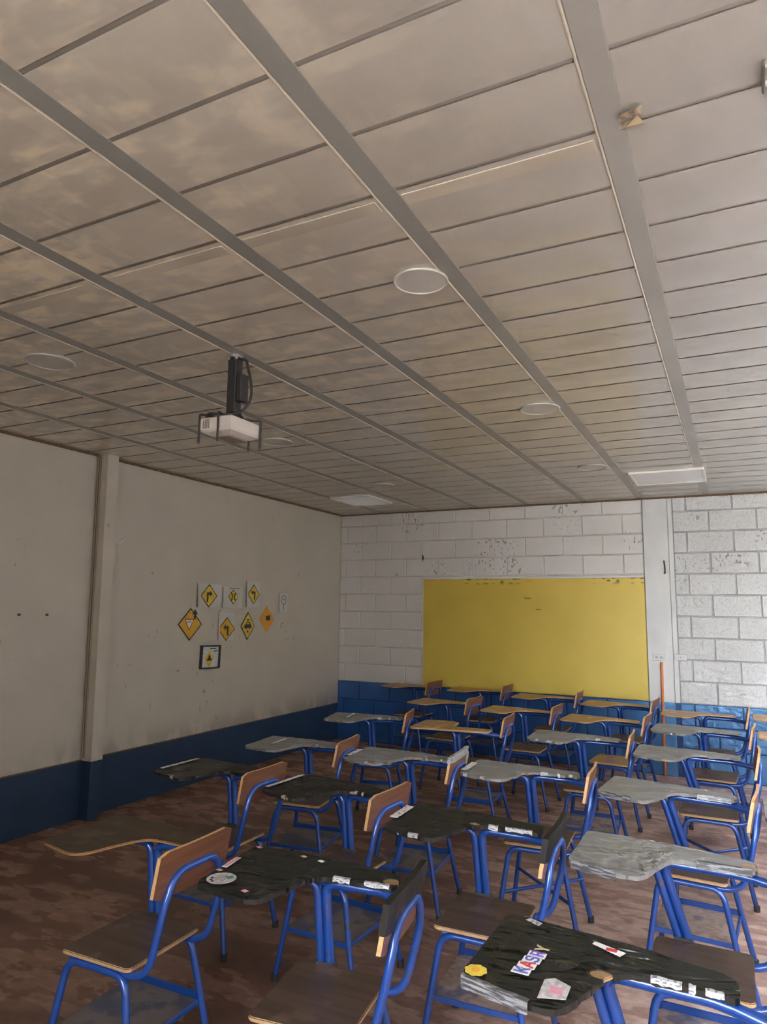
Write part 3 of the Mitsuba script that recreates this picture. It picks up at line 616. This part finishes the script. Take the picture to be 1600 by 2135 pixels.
chair(2.028, -2.489, .246, 'blue armchair with top fringed by torn white tape, left end of the fourth row', GD, 'dg', tapes=T_C, strip=(.44, .05, .27, .018))
chair(4.233, -1.878, -.056, 'blue armchair with smooth grey top, fifth row, before the orange wooden stick', GE, 'bg')
E2c = chair(3.565, -1.723, -.057, 'blue armchair with bare brown top and light brown seat, fifth row left of the stick', GE, 'wood', seat='seat2', under='brace')
chair(2.883, -1.574, -.031, 'blue armchair with bare brown top, fifth row below the middle of the yellow board', GE)
E4c = chair(2.161, -1.464, -.075, 'blue armchair with bare reddish brown top and bright green tape on its arm', GE, 'wood')
chair(1.36, -.42, -.107, 'blue armchair with bare top left of the yellow board, left end of the back row', GF)
chair(2.117, -.37, -.028, 'blue armchair with bare top below the left part of the yellow board, back row', GF)
chair(2.85, -.539, .018, 'blue armchair with bare top below the middle of the yellow board, back row', GF)
chair(3.522, -.749, -.081, 'blue armchair with bare top below the right end of the yellow board, back row', GF)
chair(4.217, -1.0, .004, 'blue armchair with bare top right of the orange wooden stick, back row', GF)
chair(4.885, -.897, 0, 'blue armchair with bare top cut by the right edge of the picture, back row', GF)
chair(4.901, -1.823, 0, 'blue armchair with bare top cut by the right edge of the picture, fifth row', GE)
chair(4.94, -2.835, 0, 'blue armchair with covered top cut by the right edge of the picture, fourth row', GD, 'dg')
chair(4.875, -3.863, 0, 'blue armchair with covered top cut by the right edge of the picture, third row', GC, 'cg', tapes=T_B)
# green tape on one arm
t, tb, tf = E4c
add('green_tape', at(flat(rect(.05, .16, .147, .245), TZ + .0005, M_lime, .002)[0], tf), tb, 'bright green tape')
# stickers
Z0 = TZ + .0088
def stick(tc, name, poly, m, lab=None, z=Z0, d=.0008):
    t, tb, tf = tc
    return add(name, at(flat(poly, z, m, d)[0], tf), tb, lab)
def letter(tc, ch, f, v, h, m, z=Z0):
    q = meshkit.text_mesh(ch, h, .001, True)
    v_ = np.array(q.vertices); q.vertices = np.column_stack([f + v_[:, 1], -(v + v_[:, 0]), v_[:, 2] + z]); q.fix_normals()
    add('sticker_letter', at(mikit.ply(q, m), tc[2]), tc[1], f'letter {ch} sticker')
for i, (ch, m, pm_) in enumerate(zip('KASRY', (M_indigo, M_red, M_indigo, M_purple, M_tan), (M_white,) * 4 + (None,))):
    vv = .012 + .030 * i; ff = .470 - .004 * i
    if pm_: stick(A1, 'letter_backing', rect(ff - .005, ff + .036, vv - .001, vv + .026), pm_)
    letter(A1, ch, ff, vv + .001, .031, m, Z0 + .001)
fl = unary_union([Point(.576 + .016 * math.cos(q), -.022 + .016 * math.sin(q)).buffer(.010) for q in np.arange(8) * math.pi / 4])
stick(A1, 'flower_sticker', fl, M_yellow, 'yellow flower sticker'); stick(A1, 'flower_centre', Point(.576, -.022).buffer(.009), M_orange, None, Z0 + .001)
stick(A1, 'sticker', Polygon([(.370, -.045), (.425, -.066), (.43, .015), (.41, .030), (.372, .012)]), M_stk, 'torn white sticker with pink print')
stick(A1, 'sticker_print', rect(.382, .410, -.035, -.008), M_pink, None, Z0 + .001)
stick(A1, 'sticker', Polygon([(.30, .20), (.37, .235), (.365, .25), (.29, .225)]), M_white, 'narrow white and red sticker'); stick(A1, 'sticker_print', rect(.31, .335, .215, .23), M_red, None, Z0 + .001)
stick(A1, 'sticker', Polygon([(.51, .265), (.55, .285), (.54, .30), (.505, .285)]), M_tape, 'scuffed white tape')
stick(A2, 'round_sticker', Point(.545, .005).buffer(.044), M_stk, 'round white sticker with dark lettering and a green leaf')
for q, (df, dv, m) in enumerate([(.022, -.022, M_black), (.027, -.008, M_black), (.012, -.030, M_black), (-.004, .018, M_purple)]): stick(A2, 'sticker_print', Point(.545 + df, .005 + dv).buffer(.0042), m, None, Z0 + .001)
for q in range(4): stick(A2, 'sticker_print', affinity.rotate(rect(.528 + .010 * q, .532 + .010 * q, -.018 + .004 * q, .018 + .002 * q), 12), M_grey, None, Z0 + .001)
stick(A2, 'sticker_print', unary_union([Point(.524 + a, .018 + b).buffer(.006) for a, b in ((.005, 0), (-.005, 0), (0, .006), (0, -.006))]), M_green, 'green clover print', Z0 + .001)
stick(A2, 'sticker', Polygon([(.578, .085), (.597, .085), (.600, .175), (.582, .175)]), M_white, 'narrow pink and white name strip'); stick(A2, 'sticker_print', rect(.582, .594, .092, .168), M_pink, None, Z0 + .001)
for (f, v, m) in [(.588, .060, M_tan), (.578, .285, M_pink), (.40, .262, M_tan), (.33, .245, M_white), (.432, -.050, M_pink)]: stick(A2, 'sticker', affinity.rotate(rect(f - .010, f + .010, v - .007, v + .007), 25), m, 'tiny paper sticker')
